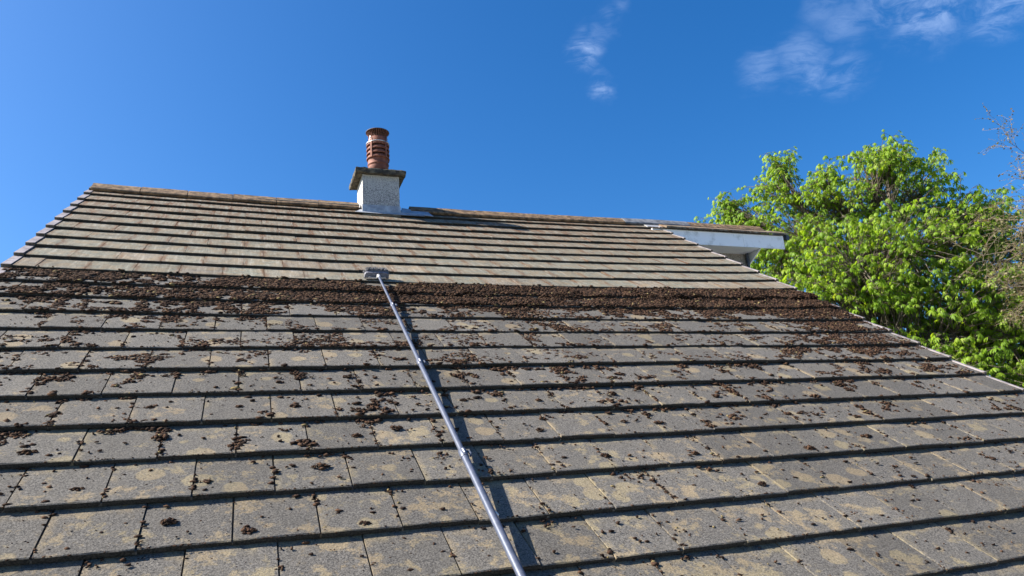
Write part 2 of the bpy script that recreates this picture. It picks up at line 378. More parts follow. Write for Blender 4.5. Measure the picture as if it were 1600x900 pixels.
# which tiles are in the picture, nearest courses first: those become single parts
camI = co.matrix_world.inverted()
def screen(p):
    q = camI @ p
    return (1125.96 * q.x / -q.z, 1125.96 * q.y / -q.z) if q.z < -.1 else (9e9, 9e9)
def seen(mw):
    for s in (-.45, 0, .45):
        for y in (0.05, .9):
            x, y_ = screen(mw @ Vector((s * UN, y * UN, 0)))
            if abs(x) < 800 and abs(y_) < 450: return True
    return False
vis = sorted([t for t in tiles if seen(t[3])], key=lambda t: -t[0]); own = set(id(t) for t in vis[:298])
sv, sf, suv, smat = [], [], [], []
for t in tiles:
    k, u, me, mw = t
    if id(t) in own: part('roof_tile', me, mw)
    else:
        o = len(sv)
        for x in me.vertices: sv.append(tuple(mw @ x.co))
        for pl_ in me.polygons:
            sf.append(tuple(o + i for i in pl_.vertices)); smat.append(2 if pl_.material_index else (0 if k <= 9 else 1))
            for i in pl_.vertices: c = me.vertices[i].co; suv.append((c.x / UN, c.y / UN / G))
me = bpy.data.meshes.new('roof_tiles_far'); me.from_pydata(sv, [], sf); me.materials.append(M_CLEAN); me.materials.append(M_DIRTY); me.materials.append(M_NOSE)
me.polygons.foreach_set('material_index', smat); uvl = me.uv_layers.new(name='UVMap'); uvl.data.foreach_set('uv', np.array(suv, np.float32).ravel()); me.update()
tag(part('roof_tile_courses', me), kind='stuff')

# ---- verge caps, one per course on each side
for k in range(KMAX + 1):
    for left in (True, False):
        v0 = -k * G; u0 = 0.0 if left else WU
        d = 1 if left else -1; wd = .20 if left else .09; h0 = .018 if left else .03
        a = MB(); s1 = -T
        jit = R_.uniform(-.012, .012)
        def q(u, v, n): return P(u0 + d * u, v0 + v + jit, n + (-(v) / G * T))
        def hx(ua, ub, va, vb, na, nb):
            pts = [q(ua, va, na), q(ub, va, na), q(ub, vb, na), q(ua, vb, na), q(ua, va, nb), q(ub, va, nb), q(ub, vb, nb), q(ua, vb, nb)]
            if not left: pts = [pts[i] for i in (1, 0, 3, 2, 5, 4, 7, 6)]
            a.hexa(pts)
        hx(0, wd, 0.0, 1.06, -.012, h0)                          # top flange
        hx(0, .025, 0.0, 1.06, -.34, -.0125)                      # side cheek
        o = part('verge_cap', a.mesh('verge_cap', M_VERGE))
        c = MB()
        def hx2(ua, ub, va, vb, na, nb):
            pts = [q(ua, va, na), q(ub, va, na), q(ub, vb, na), q(ua, vb, na), q(ua, va, nb), q(ub, va, nb), q(ub, vb, nb), q(ua, vb, nb)]
            if not left: pts = [pts[i] for i in (1, 0, 3, 2, 5, 4, 7, 6)]
            c.hexa(pts)
        hx2(.002, wd + .012, -.016, -.001, -.10, h0 - .006)       # end stop across the nose, its shade painted in as dark colour
        part('end_stop', c.mesh('end_stop', M_MORTAR), parent=o)

# ---- ridge tiles
def ridge_profile():
    pr = [(.48, .055), (.52, .085), (.70, .118), (.86, .143), (.98, .155)]
    top = [(P(0, v, n).y, P(0, v, n).z) for v, n in pr]
    back = [(2 * YR + .003 - y, z) for y, z in reversed(top[:-1])]
    return top + back
RP = ridge_profile()
def ridge_tile(ua, ub, zs=0.0, mat=M_RIDGE, lift=0.0, tilt=0.0):
    a = MB(); n = len(RP); vs_ = []; seg = 5
    for i in range(seg + 1):
        u = ua + (ub - ua) * i / seg; s0 = float(sag(min(u, WU), .5)) if u < WU else 0
        c = (u - (ua + ub) / 2)
        for rr in (0, 1):
            for y, z in RP: vs_.append((u * UN, YR + (y - YR) * (1 - .10 * rr) + 0, z + (s0 + lift + tilt * c) * UN - .017 * rr + R_.uniform(-.0012, .0012)))
    fs = []
    for i in range(seg):
        for j in range(n - 1):
            b = i * 2 * n + j; fs.append((b, b + 2 * n, b + 2 * n + 1, b + 1)); b += n; fs.append((b + 1, b + 2 * n + 1, b + 2 * n, b))
        for j in (0, n - 1):
            b = i * 2 * n + j; x = (b, b + n, b + 3 * n, b + 2 * n); fs.append(x if j == 0 else tuple(reversed(x)))
    for i in (0, seg):
        for j in range(n - 1):
            b = i * 2 * n + j; x = (b, b + 1, b + n + 1, b + n); fs.append(x if i == 0 else tuple(reversed(x)))
    a.add(vs_, fs); return a.mesh('ridge_tile', mat)
def ridge_run(ua, ub, n):
    st = (ub - ua) / n
    for i in range(n):
        part('ridge_tile', ridge_tile(ua + i * st + .012, ua + (i + 1) * st - .012, lift=R_.uniform(-.012, .012), tilt=R_.uniform(-.012, .012)))
ridge_run(.12, 9.28, 6); ridge_run(11.32, 21.0, 7)
part('ridge_tile', ridge_tile(21.02, 24.4, mat=M_LEAD2, lift=.01), label='grey lead covered stretch of the ridge')
ridge_run(24.42, 28.6, 3)
mb = MB(); mb.rbox(.05, 9.30, .60, .97, -.14, .045); mb.rbox(11.34, 23, .60, .97, -.14 - .1, -.045); part('ridge_bedding', mb.mesh('ridge_bedding', M_MORTAR))

# ---- chimney
CX0, CX1, CY0, CY1 = 2.815, 3.245, .035, .465
zt = H + .455
mb = MB(); mb.box(CX0, CX1, CY0, CY1, H - .45, zt)
chim = part('chimney_stack', mb.mesh('chimney_stack', M_DASH), label='pebbledashed chimney stack straddling the ridge')
def rough_slab(x0, x1, y0, y1, z0, z1, n=12):
    a = MB(); r = random.Random(5); vs_ = []; fs = []
    loop = [(x0 + (x1 - x0) * i / n, y0) for i in range(n)] + [(x1, y0 + (y1 - y0) * i / n) for i in range(n)] + [(x1 - (x1 - x0) * i / n, y1) for i in range(n)] + [(x0, y1 - (y1 - y0) * i / n) for i in range(n)]
    L = len(loop); cx, cy = (x0 + x1) / 2, (y0 + y1) / 2
    for s_, z in ((1.0, z0), (1.015, z0 + .012), (1.01, z1 - .014), (.98, z1)):
        for x, y in loop: vs_.append((cx + (x - cx) * s_ + r.uniform(-.004, .004), cy + (y - cy) * s_ + r.uniform(-.004, .004), z + r.uniform(-.005, .005)))
    for j in range(3): fs += [(j * L + i, j * L + (i + 1) % L, (j + 1) * L + (i + 1) % L, (j + 1) * L + i) for i in range(L)]
    fs += [tuple(reversed(range(L))), tuple(range(3 * L, 4 * L))]
    a.add(vs_, fs); return a
part('capstone', rough_slab(2.732, 3.318, -.025, .525, zt + .001, zt + .066).mesh('capstone', M_SLAB), parent=chim)
pc = (3.042, .25, zt + .066)
mb = MB(); mb.lathe([(.20, 0), (.19, .02), (.15, .035), (.11, .04)], pc, 20); part('flaunching', mb.mesh('flaunching', M_MORTAR), parent=chim)
mb = MB()
mb.lathe([(.112, .02), (.122, .02), (.122, .13), (.120, .145), (.128, .150), (.130, .158), (.124, .168), (.124, .215), (.128, .24), (.10, .24)], pc, 32)
chpot = part('chimney_pot', mb.mesh('chimney_pot', M_POT), parent=chim)
mb = MB()
for i in range(4):                         # louvred rings
    z = .235 + i * .058
    mb.lathe([(.104, z + .006), (.132, z - .012), (.139, z - .009), (.140, z + .004), (.128, z + .026), (.116, z + .042), (.100, z + .043), (.100, z + .006)], pc, 32)
part('louvre_rings', mb.mesh('louvre_rings', M_POT), parent=chim)
mb = MB(); mb.lathe([(.085, .22), (.085, .46)], pc, 24); part('pot_core', mb.mesh('pot_core', M_SOOT), parent=chim)
mb = MB()
for a_ in (-2.35, -1.9 + .9, .3, 2.2):
    x, y = pc[0] + .137 * math.cos(a_), pc[1] + .137 * math.sin(a_); t_ = (-math.sin(a_) * .012, math.cos(a_) * .012); o_ = (math.cos(a_) * .008, math.sin(a_) * .008)
    mb.hexa([(x - t_[0], y - t_[1], pc[2] + z) if k_ == 0 else ((x + t_[0], y + t_[1], pc[2] + z) if k_ == 1 else ((x + t_[0] + o_[0], y + t_[1] + o_[1], pc[2] + z) if k_ == 2 else (x - t_[0] + o_[0], y - t_[1] + o_[1], pc[2] + z))) for z in (.225, .43) for k_ in range(4)][:8])
part('pot_stays', mb.mesh('pot_stays', M_POT), parent=chim)
mb = MB(); mb.lathe([(.112, .435), (.112, .505), (.105, .52), (.08, .52)], pc, 32); part('pot_collar', mb.mesh('pot_collar', M_POT), parent=chim)
mb = MB(); mb.lathe([(.134, .428), (.142, .428), (.142, .440), (.134, .440), (.134, .428)], pc, 32)
for a_ in (-2.55, -.62, .9, 2.4):
    x, y = pc[0] + .138 * math.cos(a_), pc[1] + .138 * math.sin(a_); mb.tube([(x, y, pc[2] + .43), (pc[0] + .122 * math.cos(a_), pc[1] + .122 * math.sin(a_), pc[2] + .52)], .004, 6)
part('strap', mb.mesh('strap', M_BAND), parent=chim)
mb = MB()
for i in range(34):                        # flared wire guard
    a_ = 2 * math.pi * i / 34
    mb.tube([(pc[0] + r * math.cos(a_), pc[1] + r * math.sin(a_), pc[2] + z) for r, z in ((.106, .505), (.110, .55), (.136, .592))], .0042, 5, False)
part('wire_guard', mb.mesh('wire_guard', M_RUST), parent=chim)
mb = MB(); mb.lathe([(.130, .588), (.143, .590), (.143, .598), (.11, .612), (.05, .622), (.012, .626), (.008, .645), (.0, .645)], pc, 32); mb.lathe([(.0, .586), (.130, .588)], pc, 32); part('cowl_cap', mb.mesh('cowl_cap', M_SOOT), parent=chim)
# lead apron and side flashing
mb = MB()
def sheet(pts, th=.006):
    a, n = [Vector(q) for q in pts], len(pts)
    nn = (a[1] - a[0]).cross(a[2] - a[0]).normalized()
    lo = [q - nn * th for q in a]
    mb.add(a + lo, [tuple(range(n)), tuple(reversed(range(n, 2 * n)))] + [(i + n, (i + 1) % n + n, (i + 1) % n, i) for i in range(n)])
sg = float(sag(10, 0))
sheet([P(9.05, -.10, sg + .035), P(10.2, -.16, sg + .032), P(11.75, -.20, sg + .04), P(11.25, .35, sg + .06), P(9.3, .30, sg + .055)])
mb.box(CX0 - .008, CX1 + .008, CY0 - .008, CY0 - .001, H - .06, H + .075)
sheet([P(10.85, .1, sg + .06), P(12.1, -.16, sg + .05), P(12.0, .45, sg + .09), P(11.0, .75, sg + .12)])
part('lead_flashing', mb.mesh('lead_flashing', M_LEAD), parent=chim)

# ---- the wing behind the right verge: same ridge, shallow eaves with white fascia
FX1 = 8.735
mb = MB(); mb.box(6.60, 8.046, -.035, -.012, H - .222, H - .030); mb.box(8.05, FX1, -.0352, -.012, H - .2221, H - .030)
fa = part('fascia_board', mb.mesh('fascia_board', M_WHITE), label='white painted fascia board of the wing behind the right verge')
mb = MB(); mb.box(FX1 - .045, FX1 + .004, -.040, -.0355, H - .226, H - .028); part('end_cap', mb.mesh('end_cap', M_WHITE), parent=fa)
mb = MB(); mb.box(6.60, 8.352, -.0115, .30, H - .221, H - .205); part('soffit_board', mb.mesh('soffit_board', M_SOFFIT))
mb = MB(); y0, y1 = -.010, .40
mb.add([(8.33, y0, H - .2225), (8.33, y1, H - .2225), (8.33, y1, H - .45), (8.352, y0, H - .2225), (8.352, y1, H - .2225), (8.352, y1, H - .45)], [(0, 2, 1), (3, 4, 5), (0, 3, 5, 2), (2, 5, 4, 1), (1, 4, 3, 0)])
part('soffit_end', mb.mesh('soffit_end', M_SOFFIT))
mb = MB(); mb.box(6.65, 8.325, .27, .42, 0, H - .2215); mb.box(8.10, 8.325, .43, 3.2, 0, H - .6); part('wall', mb.mesh('wing_wall', M_DASH2), label='brown grey rendered wall under the white soffit')
mb = MB(); mb.tube([(8.29, .235, .2), (8.29, .235, H - .223)], .022, 10); part('dark_tube', mb.mesh('dark_tube', M_CLAMP))  # dark upright tube near the right end of the wall
for i in range(6):
    a_ = MB(); x0 = 6.80 + i * .336 + .003; x1 = x0 + .330
    if i == 5: x1 = FX1 + .085
    y0, z0 = -.075, H + .004; y1, z1 = .20, H + .135
    j = R_.uniform(-.003, .003)
    a_.hexa([(x0, y0, z0 - .024 + j), (x1, y0, z0 - .024 + j), (x1, y1, z1 - .024), (x0, y1, z1 - .024), (x0, y0, z0 + j), (x1, y0, z0 + j), (x1, y1, z1), (x0, y1, z1)])
    me = a_.mesh('roof_tile', M_CLEAN); uvset(me, lambda c: np.stack([(c[:, 0] - 8) * .3, c[:, 1] * 2], -1)); part('roof_tile', me)
mb = MB(); mb.box(6.60, FX1 + .02, -.055, .2, H - .029, H - .0205); part('eaves_batten', mb.mesh('eaves_batten', M_MORTAR))
mb = MB(); mb.hexa([(FX1 + .04, -.07, H - .10), (FX1 + .085, -.07, H - .10), (FX1 + .085, .2, H + .02), (FX1 + .04, .2, H + .02), (FX1 + .04, -.07, H - .022), (FX1 + .085, -.07, H - .022), (FX1 + .085, .2, H + .105), (FX1 + .04, .2, H + .105)])
part('gable_trim', mb.mesh('gable_trim', M_CLAMP))
mb = MB(); mb.rbox(21.9, 23.5, .10, .52, -.02, .012); part('lead_flashing', mb.mesh('verge_flashing', M_METAL), label='bright strip of flashing below the ridge at the top of the right verge')

# ------------------------------------------------------------------ moss
def ico(sub=0):
    t = (1 + 5 ** .5) / 2
    v = [(-1, t, 0), (1, t, 0), (-1, -t, 0), (1, -t, 0), (0, -1, t), (0, 1, t), (0, -1, -t), (0, 1, -t), (t, 0, -1), (t, 0, 1), (-t, 0, -1), (-t, 0, 1)]
    f = [(0, 11, 5), (0, 5, 1), (0, 1, 7), (0, 7, 10), (0, 10, 11), (1, 5, 9), (5, 11, 4), (11, 10, 2), (10, 7, 6), (7, 1, 8), (3, 9, 4), (3, 4, 2), (3, 2, 6), (3, 6, 8), (3, 8, 9), (4, 9, 5), (2, 4, 11), (6, 2, 10), (8, 6, 7), (9, 8, 1)]
    return np.array(v) / math.hypot(1, t), np.array(f)
IV, IF = ico()
def vnoise(x, y, seed):                    # value noise in 0..1
    xi, yi = np.floor(x).astype(int), np.floor(y).astype(int); fx, fy = x - xi, y - yi
    fx, fy = fx * fx * (3 - 2 * fx), fy * fy * (3 - 2 * fy)
    def h(a, b):
        n = (a * 374761393 + b * 668265263 + seed * 974711) & 0x7fffffff
        n = ((n ^ (n >> 13)) * 1274126177) & 0x7fffffff
        return ((n ^ (n >> 16)) & 0xffff) / 65535.
    return (h(xi, yi) * (1 - fx) + h(xi + 1, yi) * fx) * (1 - fy) + (h(xi, yi + 1) * (1 - fx) + h(xi + 1, yi + 1) * fx) * fy
def fbm(u, v): return .5 + 1.25 * (.26 * vnoise(u * 1.3, v * 1.6, 1) + .30 * vnoise(u * 3.1, v * 3.9, 2) + .27 * vnoise(u * 6.7, v * 8.1, 3) + .17 * vnoise(u * 15, v * 17, 4) - .5)
def cover(u, v):                           # share of the tile hidden by debris
    v = v + .5 * (vnoise(u * .8, u * 0 + 3.3, 21) - .5) * (v < -10.2) + .25 * (vnoise(u * 2.6, u * 0 + 1.3, 22) - .5) * (v < -10.2)
    c = np.interp(v, [-24, -20.5, -18.6, -17, -16, -14.8, -13.5, -12, -11.25, -10.95, -10.1, -9.9, -9.0], [.012, .016, .03, .07, .13, .23, .28, .33, .40, .46, .50, .54, .56])
    mid = np.clip((u - 7.0) / 4, 0, 1) * np.clip((-9 + .0 - v + 2.6) / .1 * 0 + 1, 0, 1)
    band = np.clip((v + 11.2) / .5, 0, 1)
    c = c + band * (.42 * mid * (.62 + .55 * vnoise(u * 1.4 + 7, v * 2.2, 41)) + .10 * np.clip((u - 3) / 3, 0, 1))
    c = c + .085 * np.clip((u - 8.5) / 2, 0, 1) * np.clip((v + 16) / 2, 0, 1) * (v < -10.9)
    c = c + .22 * np.clip((u - 18.5) / 2, 0, 1) * np.clip((v + 15.2) / 2, 0, 1)
    c = c + .08 * np.exp(-((u - 7.2) / 1.6) ** 2) * np.clip((v + 16) / 2, 0, 1)
    return np.clip(c, 0, 1)
def joint_near(u, v):                      # 1 beside a joint or below a nose
    k = np.ceil(-v / G); off = np.where(k % 2 == 0, .17, .67)
    d = np.abs((u - off + .5) % 1 - .5); f = (-v / G) % 1
    return np.exp(-(d / .09) ** 2) * .10 + np.exp(-(f / .14) ** 2) * .09
def surface_n(u, v):
    k = np.ceil(-v / G - 1e-6); f = k - (-v / G)
    return sag(u, v) - T * f
def clump_mesh(u, v, n, r, flat, mat, name):
    m_ = len(u); rad = r[:, None] * rng.uniform(.4, 1.6, (m_, 12))
    ang = rng.uniform(0, 6.283, m_); c, s = np.cos(ang)[:, None], np.sin(ang)[:, None]
    tl = rng.uniform(-.6, .6, m_)[:, None]
    x, y, z = IV[None, :, 0], IV[None, :, 1], IV[None, :, 2]
    y, z = y * np.cos(tl) - z * np.sin(tl), y * np.sin(tl) + z * np.cos(tl)
    st = rng.uniform(.6, 2.0, m_)[:, None]
    a, b = (x * c - y * s) * rad * st, (x * s + y * c) * rad
    q = rw(u[:, None] + a, v[:, None] + b, n[:, None] + z * rad * flat)
    f = (IF[None] + (np.arange(m_) * 12)[:, None, None]).reshape(-1, 3)
    me = np_mesh(name, q.reshape(-1, 3), f, mat); at = me.attributes.new('tone', 'FLOAT', 'POINT'); at.data.foreach_set('value', np.repeat(rng.random(m_), 12).astype(np.float32)); return me
U, V, Nn, RR = [], [], [], []
def scatter(n, rlo, rhi, vlo, vhi, bias, pile=0.0, sharp=.10):
    u = rng.uniform(.12, WU - .05, n); v = rng.uniform(vlo, vhi, n)
    c = cover(u, v); f = fbm(u, v) + joint_near(u, v) * (1 - c) ** 2
    thr = .5 + (.5 - c) * .62 + bias
    k = (rng.random(n) < np.clip((f - thr) / sharp + .5, 0, 1)) & ~((np.abs(u - 8.56) < .48) & (v > -9.42))
    u, v, c = u[k], v[k], c[k]; r = rng.uniform(0, 1, len(u)) ** 2 * (rhi - rlo) + rlo
    h = r * rng.uniform(.05, .5, len(u)) + pile * rng.random(len(u)) * np.clip(c * 1.3 - .4, 0, 1) * vnoise(u * 2.5, v * 2.5, 9)
    U.append(u); V.append(v); Nn.append(surface_n(u, v) + h); RR.append(r)
scatter(105000, .009, .040, -11.6, -9.03 * G, 0, .085)
scatter(40000, .008, .034, -11.2, -9.03 * G, 0, .12)
scatter(190000, .008, .034, -17.8, -11.3, 0, .03)
scatter(50000, .008, .030, -24, -17.3, .0, .0)
# crumbs thrown everywhere over the uncleaned courses
n = 5200; u = rng.uniform(.3, WU - .2, n); v = -9.1 - 14.5 * rng.random(n) ** 1.1; r = .008 + .020 * rng.random(n) ** 3
U.append(u); V.append(v); Nn.append(surface_n(u, v) + r * .3); RR.append(r)
# bits packed into the joints
n = 9000; k = rng.integers(10, 23, n); u = np.floor(rng.uniform(0, 23, n)) + np.where(k % 2 == 0, .17, .67) + rng.normal(0, .022, n); v = -k * G + rng.uniform(.03, .95, n)
keep = (fbm(u * 1.7 + 5, v * 1.7) > .50 + .012 * (k - 10)) & (u > .3) & (u < WU - .2); u, v = u[keep], v[keep]; r = rng.uniform(.008, .030, len(u))
U.append(u); V.append(v); Nn.append(surface_n(u, v) + r * .2); RR.append(r)
# moss heaped right over the first nose below the brush line
n = 9000; u = rng.uniform(8.9, WU - .1, n); v = -10 * G + rng.normal(-.01, .06, n); f = vnoise(u * 1.1, u * 0, 31) * .6 + vnoise(u * 4, v * 4, 32) * .4
keep = f > .40; u, v, f = u[keep], v[keep], f[keep]; r = rng.uniform(.010, .036, len(u))
U.append(u); V.append(v); Nn.append(sag(u, v) - T * .8 + rng.random(len(u)) * (f - .36) * .42 + .01); RR.append(r)
# grit along the nose edges
n = 5200; k = rng.integers(10, 23, n); u = rng.uniform(.25, WU - .2, n); v = -k * G + rng.normal(.004, .006, n); r = rng.uniform(.005, .013, n)
keep = fbm(u * 2.2, k * 2.7) > .42; u, v, r = u[keep], v[keep], r[keep]
U.append(u); V.append(v); Nn.append(sag(u, v) - .004); RR.append(r)
# debris caught on and just under the noses
for k in range(9, 18):
    n = int(240 * max(.2, 1 - (k - 9) / 9)); u = rng.uniform(.3, WU - .3, n); keep = fbm(u * 1.3, np.full(n, k * 3.1)) > .44; u = u[keep]; n = len(u)
    v = -k * G - rng.uniform(-.015, .07, n); r = rng.uniform(.018, .046, n)
    U.append(u); V.append(v); Nn.append(sag(u, v) - T + r * .3 + (v > -k * G - .01) * T); RR.append(r)
U, V, Nn, RR = map(np.concatenate, (U, V, Nn, RR))
tag(link('moss_debris', clump_mesh(U, V, Nn, RR, .62, M_MOSS, 'moss_debris')), 'loose dark brown moss scraped off the tiles, thickest in a band below the cleaned courses', 'moss', kind='stuff')
print('moss pieces', len(U))
# larger single clumps on the nearer tiles
MC = []
for i in range(7):
    m_ = 34; a = rng.uniform(0, 6.283, m_); d = rng.random(m_) ** .7 * .085
    u = d * np.cos(a) * 1.5; v = d * np.sin(a); r = rng.uniform(.012, .030, m_); z = (1 - d / .11) * rng.uniform(.005, .055, m_) + .008
    me = clump_mesh(u, v, z, r, .8, M_MOSS, 'moss_clump'); me.transform(Matrix.Translation((0, 0, -H))); MC.append(me)
spots = [(4.45, -19.35), (3.35, -18.55), (5.2, -16.4), (4.15, -17.3), (3.9, -16.35), (6.05, -16.45), (7.3, -16.5), (6.9, -17.5), (2.6, -17.6), (1.8, -17.7), (7.55, -17.3), (9.9, -17.6), (10.7, -18.5), (11.6, -17.4), (12.3, -18.6), (13.2, -17.8), (14.1, -16.6), (15.2, -17.4),
         (12.9, -19.6), (6.72, -19.75), (6.3, -18.3), (10.3, -16.5), (16.4, -16.8), (11.9, -16.3), (5.35, -19.7), (2.2, -18.5), (8.9, -16.4), (17.6, -16.2), (14.6, -18.7), (16.2, -18.4)]
for i, (u, v) in enumerate(spots):
    p = P(u, v, float(surface_n(np.array([u]), np.array([v]))[0]) - .004)
    a = R_.uniform(.5, .95)
    o = link('moss_clump', MC[i % 7], None, Matrix.Translation(p) @ Matrix.Diagonal((a * R_.choice((-1, 1)), a, a, 1)))
    tag(o, 'dark brown moss clump lying alone on the bare grey tiles of the lower courses', 'moss clump', 'single moss clumps on the lower tiles')

# ------------------------------------------------------------------ telescopic pole with scraping brush
A, B = P(8.546, -8.99, .03), P(8.28, -21.172, .08)
ax = (B - A).normalized()
def along(v): return A + (B - A) * ((v + 8.99) / (-21.172 + 8.99))
pole = thing('brush_pole', A, 'telescopic grey blue pole with a scraping brush on its tip, lying up the mossy roof', 'roof brush')
side = ax.cross((P(0, 0, 1) - P(0, 0, 0)).normalized()).normalized(); nrm = side.cross(ax).normalized()
if side.x < 0: side = -side
secs = [(-9.05, -11.62, .0095, M_POLE), (-11.5, -15.05, .0120, M_POLE2), (-14.9, -18.55, .0140, M_POLE2), (-18.4, -26.6, .0160, M_POLE)]
for v0, v1, r, mt_ in secs:
    mb = MB(); mb.tube([along(v0), along((v0 + v1) / 2), along(v1)], r, 20); part('pole_section', mb.mesh('pole_section', mt_), parent=pole)
for v, r in ((-11.52, .0150), (-14.95, .0170), (-18.43, .0195)):
    mb = MB(); c = along(v)
    mb.tube([c - ax * .030, c - ax * .026, c + ax * .026, c + ax * .030], [r * .92, r, r, r * .92], 18)
    mb.tube([c - ax * .034, c - ax * .030], r * .8, 18)
    cl = part('clamp', mb.mesh('clamp', M_POLE), parent=pole)
    mb = MB(); e = c + side * r * 1.0 + nrm * .002
    mb.tube([e - ax * .020 - side * .002, e - ax * .018 + side * .010, e + ax * .004 + side * .014, e + ax * .024 + side * .006], [.005, .007, .007, .004], 8)
    part('lever', mb.mesh('lever', M_CLAMP), parent=cl)
    mb = MB(); mb.tube([c - ax * .018 - side * .002 + nrm * (r - .002), c + ax * .016 + nrm * (r - .002)], .0045, 8); part('clamp_screw', mb.mesh('clamp_screw', M_METAL), parent=cl)
for v in (-13.3, -19.9):
    mb = MB(); c = along(v); mb.tube([c + side * .012, c + side * .030 + ax * .012 - nrm * .012], [.006, .004], 8); part('clip', mb.mesh('clip', M_METAL), parent=pole)
# head, in a frame standing on the roof: X along the course, Y up the slope, Z off the roof
hu, hv = 8.555, -8.70; sn = float(sag(hu, hv))
def hp(x, y, z): return P(hu + x / UN, hv + y / UN, sn + z / UN)
mb = MB()
n = 14; prof = []
for s_ in (-1, 1):
    for i in range(n // 2 + 1):
        t_ = math.pi / 2 * i / (n // 2)
        prof.append((s_ * (.066 + .030 * (math.sin(t_) if s_ > 0 else math.cos(t_))), .020 + .028 * (math.cos(t_) if s_ > 0 else math.sin(t_))))
poly = [(-.098, .004), (.098, .004), (.098, .030), (.090, .044), (.076, .050), (-.076, .050), (-.090, .044), (-.098, .030)]
for y0, y1 in ((-.012, .020),):
    a = [hp(x, y0, z) for x, z in poly]; b = [hp(x, y1, z + .006) for x, z in poly]; k = len(poly)
    mb.add(a + b, [tuple(range(k)), tuple(reversed(range(k, 2 * k)))] + [(i + k, (i + 1) % k + k, (i + 1) % k, i) for i in range(k)])
head = part('brush_block', mb.mesh('brush_block', M_BLOCK), parent=pole)
mb = MB()
for i in range(300):                       # stiff bristles fanning off the block
    x = R_.uniform(-.095, .095); y = R_.uniform(.0, .030); f_ = x / .095
    z0 = .040 - .02 * max(0, abs(f_) - .75) * 4
    L = R_.uniform(.030, .046)
    tip = (x + f_ * .016 + R_.uniform(-.004, .004), y + .018 + R_.uniform(-.004, .008), z0 + L * (1 - .35 * max(0, abs(f_) - .55) / .45))
    mb.tube([hp(x, y, z0 - .004), hp(*tip)], [.0026, .0016], 4, False)
for i in range(120):
    x = R_.uniform(-.098, .098); mb.tube([hp(x, R_.uniform(-.01, .02), .01), hp(x * 1.08, R_.uniform(-.02, .03), -.012)], [.0026, .0018], 4, False)
part('bristles', mb.mesh('bristles', M_BRISTLE), parent=head)
mb = MB()
for s_ in (-1, 1):
    mb.hexa([hp(x, y, z) for z in (.012, .017) for x, y in ((s_ * .066 - .004, -.034), (s_ * .066 + .004, -.034), (s_ * .066 + .004, -.0125), (s_ * .066 - .004, -.0125))])
    mb.hexa([hp(*q_) for q_ in ((s_ * .067, -.037, .008), (s_ * .008, -.046, .008), (s_ * .008, -.038, .008), (s_ * .067, -.030, .008), (s_ * .067, -.037, .020), (s_ * .008, -.046, .020), (s_ * .008, -.038, .020), (s_ * .067, -.030, .020))])
part('bracket', mb.mesh('bracket', M_METAL), parent=pole)
mb = MB(); mb.tube([hp(-.001, -.030, .016), hp(0, -.052, .018), along(-9.02), along(-9.22)], [.013, .012, .0135, .0125], 12); part('socket', mb.mesh('socket', M_METAL), parent=pole)
mb = MB()
mb.hexa([hp(*q_) for q_ in ((-.092, -.062, .002), (-.028, -.068, .002), (-.028, -.040, .002), (-.092, -.036, .002), (-.092, -.062, .013), (-.028, -.068, .013), (-.028, -.040, .013), (-.092, -.036, .013))])
part('scraper_blade', mb.mesh('scraper_blade', M_MORTAR), parent=pole)

# ------------------------------------------------------------------ horse chestnut
def curve(a, b, n, wob, r, up=.0):
    a, b = Vector(a), Vector(b); L = (b - a).length; pts = []
    off = Vector((0, 0, 0))
    for i in range(n + 1):
        t = i / n; off = off * .7 + Vector((r.uniform(-1, 1), r.uniform(-1, 1), r.uniform(-.6, .6))) * wob * L
        pts.append(a.lerp(b, t) + off * math.sin(math.pi * t) + Vector((0, 0, up * L * math.sin(math.pi * t))))
    return pts
LOBES = [(11.08, 3.46, 8.05, 0.63), (10.87, 3.63, 8.38, 0.3), (11.49, 2.85, 8.59, 0.61), (11.56, 2.58, 7.42, 1.0), (11.42, 3.5, 7.18, 0.63), (11.93, 2.02, 7.88, 0.8), (12.78, 1.67, 8.26, 0.83), (13.67, 1.5, 8.06, 0.82), (11.61, 1.43, 6.43, 1.06), (12.57, 1.05, 6.58, 1.09), (13.73, 0.94, 7.27, 0.76), (13.52, 0.79, 6.18, 1.0), (12.03, 1.27, 5.36, 0.99), (11.25, 1.87, 6.19, 0.75), (12.57, 0.66, 5.12, 0.99), (13.34, 0.47, 5.08, 0.9), (12.2, 0.46, 4.3, 0.72), (13.02, 0.21, 4.1, 0.75), (14.36, 0.9, 7.35, 0.51), (12.85, 1.38, 8.62, 0.47), (11.47, 2.68, 8.96, 0.28), (11.92, 2.03, 8.48, 0.3), (12.27, 1.2, 3.93, 1.12), (12.02, 2.15, 4.62, 1.03), (13.9, 2.2, 5.4, 1.1), (13.2, 2.9, 6.8, 1.2), (13.5, -.2, 3.9, .85), (13.1, -.35, 3.3, .8), (14.0, .2, 4.6, .9), (14.3, .5, 5.6, .8), (12.6, -.1, 3.5, .75), (10.75, 3.75, 8.0, .5), (10.95, 3.2, 7.55, .5), (11.15, 2.7, 6.9, .6), (14.6, .6, 6.5, .8), (14.8, .4, 5.5, .8), (14.2, -.1, 4.4, .8), (13.9, -.35, 3.7, .8), (14.7, 1.2, 7.3, .7)]
tr = random.Random(23)
base = Vector((12.7, 1.75, 0))
chestnut = thing('horse_chestnut_tree', base, 'bright green horse chestnut in fresh leaf behind the right verge', 'tree')
mb = MB()
trunk = curve(base, (12.5, 1.85, 5.2), 7, .03, tr); mb.tube(trunk, [.24 - .016 * i for i in range(8)], 12)
mb.tube(curve(trunk[-1], (12.4, 1.8, 8.4), 6, .05, tr), [.12 - .016 * i for i in range(7)], 8)
part('trunk', mb.mesh('trunk', M_BARK), parent=chestnut)
